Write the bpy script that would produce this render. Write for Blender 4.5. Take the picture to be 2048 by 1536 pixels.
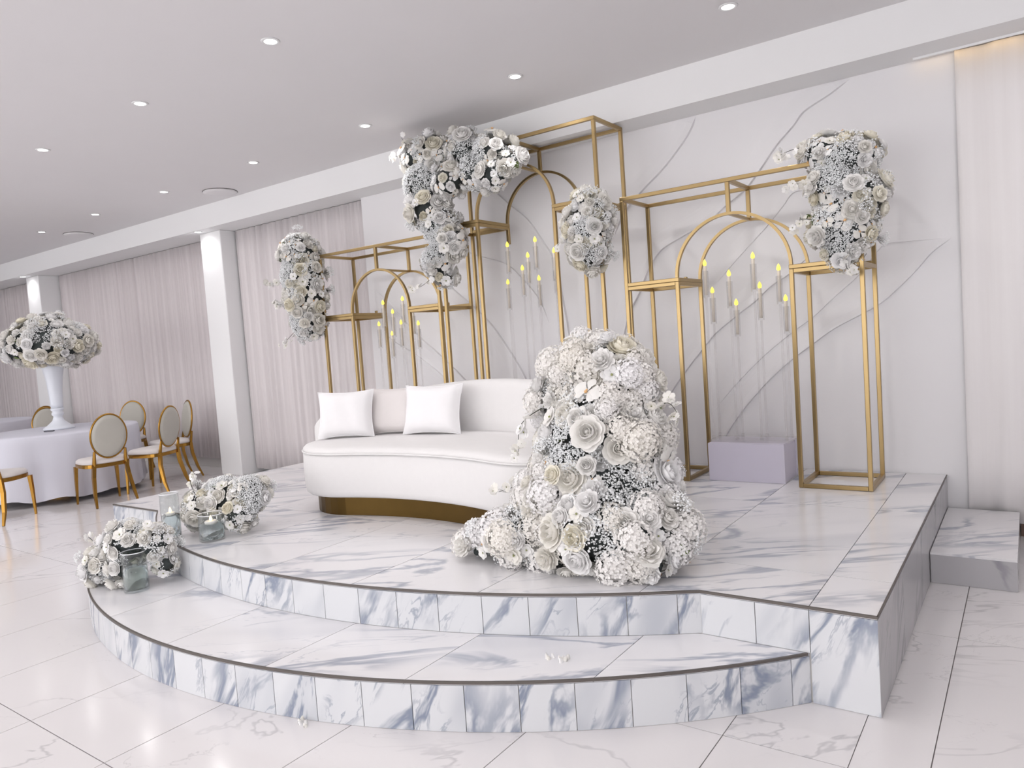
import bpy, bmesh, math, random
from mathutils import Vector, Matrix
random.seed(7)
PI = math.pi
scene = bpy.context.scene
col = scene.collection
for o in list(bpy.data.objects):
    bpy.data.objects.remove(o)

# ------------------------------------------------------------------ camera
YAW, PITCH, ROLL, FOC, CAMH = -0.62125675, 0.0591579, -0.07013652, 1456.2, 1.4
def set_camera():
    cy, sy, cp, sp = math.cos(YAW), math.sin(YAW), math.cos(PITCH), math.sin(PITCH)
    f = Vector((sy*cp, cy*cp, -sp)); r = Vector((cy, -sy, 0)); u = r.cross(f)
    c, s = math.cos(ROLL), math.sin(ROLL)
    r2 = c*r + s*u; u2 = -s*r + c*u
    cd = bpy.data.cameras.new('camera'); cam = bpy.data.objects.new('camera', cd); col.objects.link(cam)
    m = Matrix((r2, u2, -f)).transposed().to_4x4(); m.translation = (0, 0, CAMH)
    cam.matrix_world = m
    cd.sensor_width = 36.0; cd.lens = FOC/2048*36.0; cd.clip_start = .05
    scene.camera = cam
set_camera()

# ------------------------------------------------------------------ world, exposure
world = bpy.data.worlds.new('world'); scene.world = world; world.use_nodes = True
bg = world.node_tree.nodes['Background']
bg.inputs[0].default_value = (1.0, 0.985, 0.985, 1); bg.inputs[1].default_value = 4.3
vs = scene.view_settings
vs.view_transform = 'Standard'; vs.look = 'None'; vs.gamma = 1.0; vs.use_curve_mapping = False
vs.exposure = -0.10
SPOT_W = 19.0

# ------------------------------------------------------------------ key measures
HS = 0.361          # stage height
H1 = 0.187          # lower step height
XR, XL = -0.452, -5.79
YF = 2.70           # straight stage front
YW = 5.32           # back wall face
ZB = 2.955          # beam underside
ZC = 3.22           # ceiling
CX = -3.12

# ------------------------------------------------------------------ materials
MAT = {}
def new_mat(name):
    m = bpy.data.materials.new(name); m.use_nodes = True
    nt = m.node_tree; b = nt.nodes['Principled BSDF']; MAT[name] = m
    return m, nt, b
def simple(name, c, rough=.6, metal=0., spec=.5, noise=0., nscale=20., bump=0., emit=None, estr=0., coat=0.):
    m, nt, b = new_mat(name)
    b.inputs['Base Color'].default_value = (*c, 1); b.inputs['Roughness'].default_value = rough
    b.inputs['Metallic'].default_value = metal; b.inputs['Specular IOR Level'].default_value = spec
    b.inputs['Coat Weight'].default_value = coat
    if noise or bump:
        tc = nt.nodes.new('ShaderNodeTexCoord'); n = nt.nodes.new('ShaderNodeTexNoise')
        n.inputs['Scale'].default_value = nscale; n.inputs['Detail'].default_value = 4
        nt.links.new(tc.outputs['Object'], n.inputs['Vector'])
        if noise:
            mx = nt.nodes.new('ShaderNodeMix'); mx.data_type = 'RGBA'
            mx.inputs['A'].default_value = (*[x*(1-noise) for x in c], 1)
            mx.inputs['B'].default_value = (*[min(1, x*(1+noise)) for x in c], 1)
            nt.links.new(n.outputs['Fac'], mx.inputs['Factor']); nt.links.new(mx.outputs['Result'], b.inputs['Base Color'])
        if bump:
            bp = nt.nodes.new('ShaderNodeBump'); bp.inputs['Strength'].default_value = bump; bp.inputs['Distance'].default_value = .01
            nt.links.new(n.outputs['Fac'], bp.inputs['Height']); nt.links.new(bp.outputs['Normal'], b.inputs['Normal'])
    if emit:
        b.inputs['Emission Color'].default_value = (*emit, 1); b.inputs['Emission Strength'].default_value = estr
    return m

def marble(name, base, vein, rot, stretch, scale, width, amount, rough, cloud=.5, fine=.5):
    """white stone with stretched veins; each tile object gets its own cut of the pattern"""
    m, nt, b = new_mat(name); N = nt.nodes; L = nt.links
    tc = N.new('ShaderNodeTexCoord'); oi = N.new('ShaderNodeObjectInfo')
    mul = N.new('ShaderNodeMath'); mul.operation = 'MULTIPLY'; mul.inputs[1].default_value = 53.0
    L.new(oi.outputs['Random'], mul.inputs[0])
    add = N.new('ShaderNodeVectorMath'); add.operation = 'ADD'
    cx = N.new('ShaderNodeCombineXYZ')
    for k in range(3): L.new(mul.outputs[0], cx.inputs[k])
    mp = N.new('ShaderNodeMapping'); mp.vector_type = 'TEXTURE'; mp.inputs['Rotation'].default_value = rot; mp.inputs['Scale'].default_value = [1/v for v in stretch]
    L.new(tc.outputs['Object'], mp.inputs['Vector'])
    L.new(mp.outputs[0], add.inputs[0]); L.new(cx.outputs[0], add.inputs[1])
    def vein_layer(sc, w, det, dist):
        n = N.new('ShaderNodeTexNoise'); n.inputs['Scale'].default_value = sc; n.inputs['Detail'].default_value = det
        n.inputs['Distortion'].default_value = dist; n.inputs['Roughness'].default_value = .55
        L.new(add.outputs[0], n.inputs['Vector'])
        s = N.new('ShaderNodeMath'); s.operation = 'SUBTRACT'; s.inputs[1].default_value = .5; L.new(n.outputs['Fac'], s.inputs[0])
        a = N.new('ShaderNodeMath'); a.operation = 'ABSOLUTE'; L.new(s.outputs[0], a.inputs[0])
        r = N.new('ShaderNodeMapRange'); r.interpolation_type = 'SMOOTHSTEP'
        r.inputs['From Min'].default_value = 0; r.inputs['From Max'].default_value = w
        r.inputs['To Min'].default_value = 1; r.inputs['To Max'].default_value = 0
        L.new(a.outputs[0], r.inputs['Value']); return r.outputs[0]
    def mask(sc, lo, hi):
        n = N.new('ShaderNodeTexNoise'); n.inputs['Scale'].default_value = sc; n.inputs['Detail'].default_value = 2
        L.new(add.outputs[0], n.inputs['Vector'])
        r = N.new('ShaderNodeMapRange'); r.interpolation_type = 'SMOOTHSTEP'
        r.inputs['From Min'].default_value = lo; r.inputs['From Max'].default_value = hi
        L.new(n.outputs['Fac'], r.inputs['Value']); return r.outputs[0]
    def mm(a, bb, op='MULTIPLY'):
        x = N.new('ShaderNodeMath'); x.operation = op
        for i, v in enumerate((a, bb)):
            if isinstance(v, (int, float)): x.inputs[i].default_value = v
            else: L.new(v, x.inputs[i])
        return x.outputs[0]
    v1 = mm(vein_layer(scale, width, 5, .6), mask(scale*.8, .42, .60))
    v2 = mm(mm(vein_layer(scale*2.3, width*.55, 6, .9), mask(scale*1.3, .5, .66)), fine)
    cl = mm(mask(scale*.9, .52, .78), cloud)
    fac = mm(mm(v1, v2, 'MAXIMUM'), cl, 'MAXIMUM')
    fac = mm(fac, amount)
    mx = N.new('ShaderNodeMix'); mx.data_type = 'RGBA'
    mx.inputs['A'].default_value = (*base, 1); mx.inputs['B'].default_value = (*vein, 1)
    L.new(fac, mx.inputs['Factor']); L.new(mx.outputs['Result'], b.inputs['Base Color'])
    b.inputs['Roughness'].default_value = rough
    return m

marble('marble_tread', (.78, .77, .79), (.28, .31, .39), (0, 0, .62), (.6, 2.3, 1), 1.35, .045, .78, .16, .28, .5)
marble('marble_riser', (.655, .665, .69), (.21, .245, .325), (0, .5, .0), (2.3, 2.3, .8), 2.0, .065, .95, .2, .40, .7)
marble('marble_side', (.44, .43, .45), (.22, .215, .245), (-.6, 0, .0), (2.2, 2.2, .7), 1.5, .05, .75, .2, .35, .6)  # greyer tile, base also lowered for the shade on the side faces
marble('floor_tile', (.745, .72, .728), (.36, .35, .37), (0, 0, .6), (.8, 1.6, 1), 1.2, .013, .48, .13, .12, .7)
simple('grout', (.80, .78, .76), .9)
simple('floor_grout', (.22, .20, .20), .9)
simple('edge_metal', (.14, .125, .115), .45, .6)
simple('ceiling_paint', (.80, .785, .80), .95, noise=.01, nscale=3)
simple('beam_paint', (.86, .86, .87), .9)
simple('wall_paint', (.82, .81, .82), .9)
simple('column_paint', (.86, .86, .87), .8)
simple('panel_paint', (.83, .82, .84), .7, noise=.015, nscale=1.5)
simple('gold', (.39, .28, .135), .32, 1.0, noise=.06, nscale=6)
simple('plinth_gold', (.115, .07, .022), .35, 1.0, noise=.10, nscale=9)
simple('chair_gold', (.40, .215, .045), .25, 1.0, noise=.12, nscale=7)
simple('velvet', (.78, .765, .765), .95, noise=.02, nscale=30, bump=.05)
simple('pillow_white', (.86, .85, .865), .9, noise=.015, nscale=25, bump=.08)
simple('pillow_beige', (.74, .70, .695), .9, noise=.02, nscale=25, bump=.08)
simple('cream_pad', (.50, .485, .44), .6, noise=.03, nscale=15)
simple('seat_pad', (.70, .66, .65), .6, noise=.03, nscale=15)
simple('tablecloth', (.66, .66, .74), .9, bump=.06, nscale=40)
simple('vase_white', (.80, .83, .90), .35)
simple('mauve', (.66, .63, .74), .7, noise=.02, nscale=8)
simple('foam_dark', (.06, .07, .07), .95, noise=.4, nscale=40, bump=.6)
simple('stem_dark', (.07, .07, .06), .9)
simple('stem_green', (.20, .25, .09), .7)
simple('leaf_green', (.16, .22, .07), .5, noise=.3, nscale=12)
simple('gyp_white', (.90, .91, .92), .9)
simple('flower_centre', (.30, .32, .14), .8)
simple('lip_orange', (.80, .48, .22), .7)
simple('taper', (.82, .75, .66), .6)
simple('wick_flame', (1, .85, .2), .5, emit=(1.0, .80, .08), estr=1.3)
simple('tea_flame', (1, .8, .4), .5, emit=(1.0, .72, .32), estr=6)
simple('wax', (.92, .88, .84), .5)
simple('dark_item', (.10, .10, .12), .5)
simple('vent_dark', (.22, .20, .20), .7)
simple('lamp_ring', (.85, .85, .86), .4)
simple('lamp_glow', (1, 1, 1), .5, emit=(1.0, .98, .96), estr=9)
simple('led_warm', (1, .8, .4), .5, emit=(1.0, .66, .25), estr=2)
simple('skirting_brown', (.16, .10, .08), .6)
simple('skirting', (.70, .68, .67), .6)
simple('rim_highlight', (.85, .86, .90), .1)

def glass(name, tint, gloss, body=(.9, .9, .92), haze=.0):
    """thin clear wall: mostly see-through, with mirror sheen and a little haze"""
    m = bpy.data.materials.new(name); m.use_nodes = True; nt = m.node_tree; N = nt.nodes; L = nt.links
    N.remove(N['Principled BSDF'])
    t = N.new('ShaderNodeBsdfTransparent'); t.inputs[0].default_value = (*tint, 1)
    g = N.new('ShaderNodeBsdfGlossy'); g.inputs['Roughness'].default_value = .05
    d = N.new('ShaderNodeBsdfDiffuse'); d.inputs[0].default_value = (*body, 1)
    lw = N.new('ShaderNodeLayerWeight'); lw.inputs[0].default_value = gloss
    m1 = N.new('ShaderNodeMixShader'); m1.inputs[0].default_value = haze
    m2 = N.new('ShaderNodeMixShader')
    L.new(t.outputs[0], m1.inputs[1]); L.new(d.outputs[0], m1.inputs[2])
    L.new(lw.outputs['Facing'], m2.inputs[0]); L.new(m1.outputs[0], m2.inputs[1]); L.new(g.outputs[0], m2.inputs[2])
    L.new(m2.outputs[0], N['Material Output'].inputs['Surface']); MAT[name] = m
glass('clear_glass', (.97, .985, .985), .10, haze=.01)
glass('acrylic', (.975, .97, .97), .08, (.95, .95, .97), haze=.07)
m_, nt_, b_ = new_mat('water')
b_.inputs['Base Color'].default_value = (.80, .88, .90, 1); b_.inputs['Roughness'].default_value = .03
b_.inputs['Transmission Weight'].default_value = 1.0; b_.inputs['IOR'].default_value = 1.30
glass('tube_glass', (.985, .985, .985), .07, (.95, .95, .97), .015)

def petal_mat(name, c, tr=.3):
    m = bpy.data.materials.new(name); m.use_nodes = True; nt = m.node_tree; N = nt.nodes; L = nt.links
    N.remove(N['Principled BSDF'])
    d = N.new('ShaderNodeBsdfDiffuse'); t = N.new('ShaderNodeBsdfTranslucent'); mx = N.new('ShaderNodeMixShader')
    oi = N.new('ShaderNodeObjectInfo'); r = N.new('ShaderNodeMix'); r.data_type = 'RGBA'
    r.inputs['A'].default_value = (*c, 1); r.inputs['B'].default_value = (c[0]*.97, c[1]*.95, c[2]*.89, 1)
    L.new(oi.outputs['Random'], r.inputs['Factor'])
    L.new(r.outputs['Result'], d.inputs['Color']); L.new(r.outputs['Result'], t.inputs['Color'])
    mx.inputs[0].default_value = tr; L.new(d.outputs[0], mx.inputs[1]); L.new(t.outputs[0], mx.inputs[2])
    L.new(mx.outputs[0], N['Material Output'].inputs['Surface']); MAT[name] = m
petal_mat('petal', (.955, .95, .955), .22); petal_mat('petal_cream', (.95, .925, .85), .22); petal_mat('petal_hyd', (.955, .945, .955), .25)

def curtain_mat(name, a, b2):
    m, nt, b = new_mat(name); N = nt.nodes; L = nt.links
    tc = N.new('ShaderNodeTexCoord'); mp = N.new('ShaderNodeMapping'); mp.inputs['Scale'].default_value = (9, 9, .15)
    n = N.new('ShaderNodeTexNoise'); n.inputs['Scale'].default_value = 1.6; n.inputs['Detail'].default_value = 5
    L.new(tc.outputs['Object'], mp.inputs[0]); L.new(mp.outputs[0], n.inputs['Vector'])
    mx = N.new('ShaderNodeMix'); mx.data_type = 'RGBA'; mx.inputs['A'].default_value = (*a, 1); mx.inputs['B'].default_value = (*b2, 1)
    r = N.new('ShaderNodeMapRange'); r.inputs['From Min'].default_value = .3; r.inputs['From Max'].default_value = .7
    L.new(n.outputs['Fac'], r.inputs['Value']); L.new(r.outputs[0], mx.inputs['Factor']); L.new(mx.outputs['Result'], b.inputs['Base Color'])
    b.inputs['Roughness'].default_value = .9; b.inputs['Sheen Weight'].default_value = .2
curtain_mat('curtain_taupe', (.60, .55, .56), (.72, .67, .68))
curtain_mat('curtain_pale', (.62, .58, .59), (.74, .695, .705))
curtain_mat('curtain_white', (.80, .77, .775), (.87, .845, .85))

# ------------------------------------------------------------------ helpers
def tag(o, label=None, cat=None, group=None, kind=None):
    if label: o['label'] = label
    if cat: o['category'] = cat
    if group: o['group'] = group
    if kind: o['kind'] = kind
    return o
def empty(name, loc, label=None, cat=None, group=None, rz=0.):
    o = bpy.data.objects.new(name, None); col.objects.link(o); o.location = loc; o.rotation_euler = (0, 0, rz)
    o.empty_display_size = .1
    return tag(o, label, cat, group)
class MB:
    def __init__(s): s.v = []; s.f = []; s.mi = []; s.cur = 0
    def add(s, v, f):
        n = len(s.v); s.v += [tuple(p) for p in v]; s.f += [tuple(i+n for i in q) for q in f]; s.mi += [s.cur]*len(f); return s
    def box(s, a, b):
        x0, y0, z0 = a; x1, y1, z1 = b
        return s.add([(x0,y0,z0),(x1,y0,z0),(x1,y1,z0),(x0,y1,z0),(x0,y0,z1),(x1,y0,z1),(x1,y1,z1),(x0,y1,z1)],
                     [(0,3,2,1),(4,5,6,7),(0,1,5,4),(1,2,6,5),(2,3,7,6),(3,0,4,7)])
    def prism(s, poly, z0, z1):
        n = len(poly)
        v = [(x, y, z0) for x, y in poly] + [(x, y, z1) for x, y in poly]
        f = [tuple(range(n-1, -1, -1)), tuple(range(n, 2*n))] + [(i, (i+1) % n, (i+1) % n+n, i+n) for i in range(n)]
        return s.add(v, f)
    def tube(s, pts, rad, n=8, closed=False, cap=True):
        pts = [Vector(p) for p in pts]; m = len(pts)
        rs = rad if isinstance(rad, (list, tuple)) else [rad]*m
        T = []
        for i in range(m):
            a = pts[(i-1) % m] if (closed or i > 0) else pts[0]
            b = pts[(i+1) % m] if (closed or i < m-1) else pts[-1]
            T.append((b-a).normalized())
        up = Vector((0, 0, 1)) if abs(T[0].z) < .9 else Vector((0, 1, 0))
        nx = T[0].cross(up).normalized(); v = []
        for i in range(m):
            nx = (nx - T[i]*nx.dot(T[i])); nx = nx.normalized() if nx.length > 1e-6 else T[i].orthogonal().normalized()
            ny = T[i].cross(nx)
            for k in range(n):
                a = 2*PI*(k+.5)/n
                v.append(pts[i] + (nx*math.cos(a) + ny*math.sin(a))*rs[i])
        f = []
        for i in range(m if closed else m-1):
            j = (i+1) % m
            for k in range(n): f.append((i*n+k, i*n+(k+1) % n, j*n+(k+1) % n, j*n+k))
        if cap and not closed: f += [tuple(range(n-1, -1, -1)), tuple((m-1)*n+k for k in range(n))]
        return s.add(v, f)
    def lathe(s, prof, n=24, c=(0, 0, 0), rfun=None):
        v = []; m = len(prof)
        for r, z in prof:
            for k in range(n):
                a = 2*PI*k/n; rr = r*(rfun(a, z) if rfun else 1)
                v.append((c[0]+rr*math.cos(a), c[1]+rr*math.sin(a), c[2]+z))
        f = [(i*n+k, i*n+(k+1) % n, (i+1)*n+(k+1) % n, (i+1)*n+k) for i in range(m-1) for k in range(n)]
        if prof[0][0] > 1e-4: f.append(tuple(range(n-1, -1, -1)))
        if prof[-1][0] > 1e-4: f.append(tuple((m-1)*n+k for k in range(n)))
        return s.add(v, f)
    def rings(s, R, cap=True):
        n = len(R[0]); v = [p for r in R for p in r]
        f = [(i*n+k, i*n+(k+1) % n, (i+1)*n+(k+1) % n, (i+1)*n+k) for i in range(len(R)-1) for k in range(n)]
        if cap: f += [tuple(range(n-1, -1, -1)), tuple((len(R)-1)*n+k for k in range(n))]
        return s.add(v, f)
    def ball(s, c, r, sub=1, sc=(1, 1, 1)):
        bm = bmesh.new(); bmesh.ops.create_icosphere(bm, subdivisions=sub, radius=r)
        v = [(c[0]+p.co.x*sc[0], c[1]+p.co.y*sc[1], c[2]+p.co.z*sc[2]) for p in bm.verts]
        f = [[q.index for q in p.verts] for p in bm.faces]; bm.free(); return s.add(v, f)
    def octa(s, c, r):
        x, y, z = c
        return s.add([(x+r,y,z),(x-r,y,z),(x,y+r,z),(x,y-r,z),(x,y,z+r),(x,y,z-r)],
                     [(0,2,4),(2,1,4),(1,3,4),(3,0,4),(2,0,5),(1,2,5),(3,1,5),(0,3,5)])
    def mesh(s, name, mats, smooth=False):
        me = bpy.data.meshes.new(name); me.from_pydata(s.v, [], s.f)
        for m in (mats if isinstance(mats, (list, tuple)) else [mats]): me.materials.append(MAT[m])
        if any(s.mi): me.polygons.foreach_set('material_index', s.mi)
        if smooth: me.polygons.foreach_set('use_smooth', [True]*len(me.polygons))
        me.update(); return me
    def build(s, name, mats, parent=None, smooth=False, bevel=0.):
        o = bpy.data.objects.new(name, s.mesh(name, mats, smooth)); col.objects.link(o)
        if parent:
            o.parent = parent; o.matrix_parent_inverse = Matrix.Identity(4)
            if s_world[0]:
                o.matrix_parent_inverse = (Matrix.Translation(parent.location) @ parent.rotation_euler.to_matrix().to_4x4()).inverted()
        if bevel:
            b = o.modifiers.new('bevel', 'BEVEL'); b.width = bevel; b.segments = 2; b.limit_method = 'ANGLE'
        return o
s_world = [False]      # when True, child meshes are written in world coordinates
def link(name, me, parent, loc=(0, 0, 0), rot=None, scale=None):
    o = bpy.data.objects.new(name, me); col.objects.link(o); o.parent = parent; o.location = loc
    if rot is not None: o.rotation_euler = rot
    if scale is not None: o.scale = scale if isinstance(scale, (tuple, list)) else (scale,)*3
    return o
def struct(o): o['kind'] = 'structure'; return o
def copy_tree(o, parent=None):
    c = o.copy(); col.objects.link(c); c.parent = parent
    for ch in list(o.children): copy_tree(ch, c)
    return c
ORD = ['first', 'second', 'third', 'fourth', 'fifth', 'sixth', 'seventh', 'eighth', 'ninth', 'tenth', 'eleventh', 'twelfth', 'thirteenth', 'fourteenth']

# ================================================================== SETTING
RX0, RX1, RY0, RY1 = -19.0, 3.6, -5.0, 5.75
fl = struct(MB().box((RX0, RY0, -.12), (RX1, RY1, -.004)).build('floor', 'floor_grout'))
tile_me = MB().box((-.304, -.595+.002, -.0035), (.304, .595-.002, 0)).mesh('tile', 'floor_tile')
def floor_tile(x0, x1, y0, y1):
    if abs(x1-x0-.612) < .01 and abs(y1-y0-1.19) < .01:
        link('tile', tile_me, fl, ((x0+x1)/2, (y0+y1)/2, 0))
    else:
        g = .0015
        m = MB().box((-(x1-x0)/2+g, -(y1-y0)/2+g, -.0035), ((x1-x0)/2-g, (y1-y0)/2-g, 0)).mesh('tile', 'floor_tile')
        link('tile', m, fl, ((x0+x1)/2, (y0+y1)/2, 0))
for r in range(-3, 4):  # rows of tiles
    y0 = 1.15 + 1.19*(r); y1 = min(y0+1.19, RY1)
    for c in range(-6, 27):
        x1 = -.28 - .612*c; x0 = x1-.612
        if x0 < RX0 or x1 > RX1 or (r < -1 and (c > 12)): continue
        if x0 > XL+.7 and x1 < XR-.1 and y0 > 2.9: continue      # under the stage
        if c == 0 and r == 1:
            floor_tile(x0, -.495, y0, y1); floor_tile(-.495, x1, y0, y1)
        else: floor_tile(x0, x1, y0, y1)

struct(MB().box((RX0, RY0, ZC), (RX1, RY1, ZC+.15)).build('ceiling', 'ceiling_paint'))
struct(MB().box((RX0, 4.99, ZB), (RX1, RY1, ZC)).build('trim_1', 'beam_paint'))
wb = struct(MB().box((RX0, RY1-.2, 0), (RX1, RY1, ZB)).build('wall_back', 'wall_paint'))
struct(MB().box((RX0-.2, RY0, 0), (RX0, RY1, ZC)).build('wall_left', 'curtain_taupe'))
struct(MB().box((RX1, RY0, 0), (RX1+.2, RY1, ZC)).build('wall_right', 'wall_paint'))
struct(MB().box((RX0, RY1-.23, 0), (-8.3, RY1-.2, .12)).build('baseboard_back', 'skirting'))
struct(MB().box((-.075, 5.30, 0), (RX1, 5.33, .084)).build('baseboard_right', 'skirting_brown'))
# unseen side behind the camera: piers with openings added for frontal light
for x0, x1 in ((-19, -15.5), (-12.5, -11.5), (-8.5, -7.5), (-4.5, -3.5), (-.8, 0), (3.0, 3.6)):
    struct(MB().box((x0, RY0-.2, 0), (x1, RY0, ZC)).build('wall_front', 'wall_paint'))

# columns standing in front of the curtains
for i, (x0, x1) in enumerate(((-8.22, -7.80), (-13.20, -12.75))):
    o = MB().box((x0, 5.17, 0), (x1, 5.62, ZB)).build('column', 'column_paint', bevel=.01)
    tag(o, ['white square column at the edge of the stage wall', 'white square column far left behind the tall floral centrepiece'][i], 'column', 'wall columns')

# carved back panel
pn = struct(MB().box((-5.52, 5.30, 0), (-.31, 5.56, ZB)).build('wall_panel', 'panel_paint'))
pn.name = 'wall_stage'
CUR = {
'c1': [(-1.968, 2.95), (-2.0, 2.872), (-2.076, 2.775), (-2.241, 2.619), (-2.419, 2.489), (-2.583, 2.346), (-2.707, 2.147)],
'c2': [(-0.916, 2.95), (-1.045, 2.877), (-1.209, 2.805), (-1.281, 2.728), (-1.403, 2.616), (-1.516, 2.48), (-1.631, 2.358), (-1.77, 2.268), (-1.921, 2.168), (-2.092, 2.101), (-2.252, 2.036), (-2.321, 1.987), (-2.408, 1.874), (-2.505, 1.689), (-2.598, 1.539), (-2.678, 1.264), (-2.751, 0.859)],
'c3': [(-0.384, 1.845), (-0.492, 1.767), (-0.58, 1.668), (-0.683, 1.567), (-0.791, 1.477), (-0.919, 1.409), (-1.08, 1.33), (-1.223, 1.233), (-1.371, 1.128), (-1.525, 0.995), (-1.657, 0.856), (-1.742, 0.757), (-1.867, 0.58), (-1.94, 0.435)],
'c4': [(-0.384, 1.849), (-0.5, 1.849), (-0.642, 1.856), (-0.754, 1.852), (-0.824, 1.786), (-0.909, 1.679), (-1.072, 1.542), (-1.215, 1.418), (-1.372, 1.311), (-1.552, 1.172), (-1.741, 0.997), (-1.982, 0.738)],
'c5': [(-1.216, 1.842), (-1.357, 1.728), (-1.479, 1.66), (-1.596, 1.562), (-1.712, 1.485), (-1.894, 1.355), (-1.987, 1.259), (-2.152, 1.073), (-2.289, 0.894), (-2.413, 0.658)],
'c6': [(-0.716, 2.27), (-0.763, 2.24), (-0.949, 2.218), (-1.133, 2.267), (-1.295, 2.282), (-1.375, 2.203), (-1.487, 2.085), (-1.721, 1.869), (-1.89, 1.706)],
'c7': [(-3.984, 2.9), (-3.821, 2.721), (-3.645, 2.557), (-3.488, 2.416), (-3.364, 2.233), (-3.262, 2.055), (-3.206, 1.755), (-3.162, 1.436), (-3.138, 1.033)],
'c8': [(-4.658, 2.176), (-4.457, 1.98), (-4.156, 1.733), (-3.97, 1.56), (-3.79, 1.319), (-3.637, 1.068), (-3.516, 0.735)],
'c9': [(-5.423, 2.013), (-5.196, 1.821), (-4.857, 1.504), (-4.647, 1.343), (-4.331, 1.073), (-4.171, 0.873)],
'c10': [(-4.276, 2.279), (-4.067, 2.189), (-3.767, 2.081), (-3.592, 1.926), (-3.435, 1.733), (-3.351, 1.512)],
'c11': [(-5.331, 1.559), (-5.154, 1.447), (-4.903, 1.316), (-4.606, 1.114), (-4.437, 0.924)]}
def smooth_line(p, n=6):
    out = []
    P = [Vector((a, b, 0)) for a, b in p]; P = [2*P[0]-P[1]] + P + [2*P[-1]-P[-2]]
    for i in range(1, len(P)-2):
        for k in range(n):
            t = k/n; a, b, c, d = P[i-1], P[i], P[i+1], P[i+2]
            out.append(.5*((2*b) + (c-a)*t + (2*a-5*b+4*c-d)*t*t + (-a+3*b-3*c+d)*t**3))
    out.append(P[-2]); return out
SOFT = {'c4': .012, 'c6': .012, 'c9': .022, 'c10': .018, 'c11': .014}
for k, pts in CUR.items():
    L = smooth_line(pts); d = SOFT.get(k, .024); R = []
    for i, p in enumerate(L):
        t = (L[min(i+1, len(L)-1)] - L[max(i-1, 0)]).normalized()
        n = Vector((-t.y, t.x, 0))
        if (n.x > 0) if k in ('c7', 'c8', 'c9', 'c10', 'c11') else (n.y < 0): n = -n   # raised side; the lip looks to the right
        e = min(1, i/4, (len(L)-1-i)/4); dd = d*max(e, .08); w = .16
        y = 5.302
        q = lambda s, h: (min(p.x+n.x*s, -.32), y-h, min(p.y+n.y*s, 2.95))
        R.append([q(-.004, 0), q(0, dd), q(.012, dd*.97), q(w*.3, dd*.55), q(w*.65, dd*.18), q(w, -.001), q(w*.5, -.004)])
    o = MB().rings(R).build('relief_wave', 'panel_paint', pn, smooth=False)

def curtain(name, x0, x1, y, z0, z1, amp, per, mat, label, seed):
    rnd = random.Random(seed); n = int((x1-x0)/per*8); zs = [z0, z0+.4, (z0+z1)/2, z1-.3, z1]
    ph = [rnd.uniform(0, 6.28) for _ in range(6)]; v = []
    def off(x, z):
        a = 2*PI*x/per
        w = math.sin(a + 1.1*math.sin(x*1.7+ph[0]) + .25*math.sin(z*.8+ph[1])) * (.65+.35*math.sin(x*2.3+ph[2]))
        w += .45*math.sin(2.3*a+ph[3]+.5*math.sin(z+ph[4]))
        return amp*w*(1 - .35*(z-z0)/(z1-z0))
    for z in zs:
        for i in range(n+1):
            x = x0+(x1-x0)*i/n; v.append((x, y+off(x, z), z))
    f = [(j*(n+1)+i, j*(n+1)+i+1, (j+1)*(n+1)+i+1, (j+1)*(n+1)+i) for j in range(len(zs)-1) for i in range(n)]
    o = MB().add(v, f).build(name, mat, smooth=True)
    so = o.modifiers.new('thick', 'SOLIDIFY'); so.thickness = .004
    return tag(o, label, 'curtain', 'pleated wall curtains')
curtain('curtain', -7.78, -5.53, 5.36, .06, ZB-.005, .022, .13, 'curtain_pale', 'pale pleated curtain between the white column and the carved wall panel', 1)
curtain('curtain', -12.73, -8.24, 5.46, .13, ZB-.005, .022, .13, 'curtain_taupe', 'wide taupe pleated curtain behind the oval-back chairs', 2)
curtain('curtain', -18.95, -13.22, 5.46, .13, ZB-.005, .022, .13, 'curtain_taupe', 'taupe pleated curtain at the far left beyond the last column', 3)
curtain('curtain', -.335, 1.6, 5.275, .085, ZB-.004, .012, .23, 'curtain_white', 'white pleated curtain at the right end of the carved wall', 4)

# warm LED strip tucked behind a small lip under the beam, above the right curtain
e = empty('led_strip', (.2, 5.23, ZB), 'warm yellow light strip along the wall top above the right curtain', 'light')
s_world[0] = True
MB().box((-.55, 5.236, ZB-.004), (1.6, 5.25, ZB-.001)).build('diodes', 'led_warm', e)
MB().box((-.55, 5.222, ZB-.014), (1.6, 5.228, ZB)).build('lip', 'beam_paint', e)
s_world[0] = False

# ------------------------------------------------------------------ downlights
spot = bpy.data.lights.new('downlight_lamp', 'SPOT'); spot.energy = SPOT_W; spot.spot_size = math.radians(150); spot.spot_blend = .9
spot.shadow_soft_size = .05; spot.color = (1, .975, .96)
bspot = bpy.data.lights.new('beam_lamp', 'SPOT'); bspot.energy = 9; bspot.spot_size = math.radians(172); bspot.spot_blend = 1
bspot.shadow_soft_size = .06; bspot.color = (1, .98, .99)
ring_me = MB().lathe([(.036, -.001), (.038, -.006), (.050, -.006), (.055, -.001)], 24).mesh('ring', 'lamp_ring', True)
disc_me = MB().lathe([(.036, -.0045), (.0, -.003)], 20).mesh('lens', 'lamp_glow')
def downlight(x, y, z, label, group, lamp=spot):
    e = empty('downlight', (x, y, z), label, 'ceiling light', group)
    link('ring', ring_me, e); link('lens', disc_me, e)
    l = bpy.data.objects.new('lamp', lamp); col.objects.link(l); l.parent = e; l.location = (0, 0, -.03)
rowA = [-1.367, -2.859, -4.348, -5.842, -7.394, -8.894, -10.33, -11.83, -13.33]
for i, x in enumerate(rowA): downlight(x, 4.288, ZC, f'small round recessed downlight, {ORD[i]} from the right in the row beside the beam', 'ceiling downlights')
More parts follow.
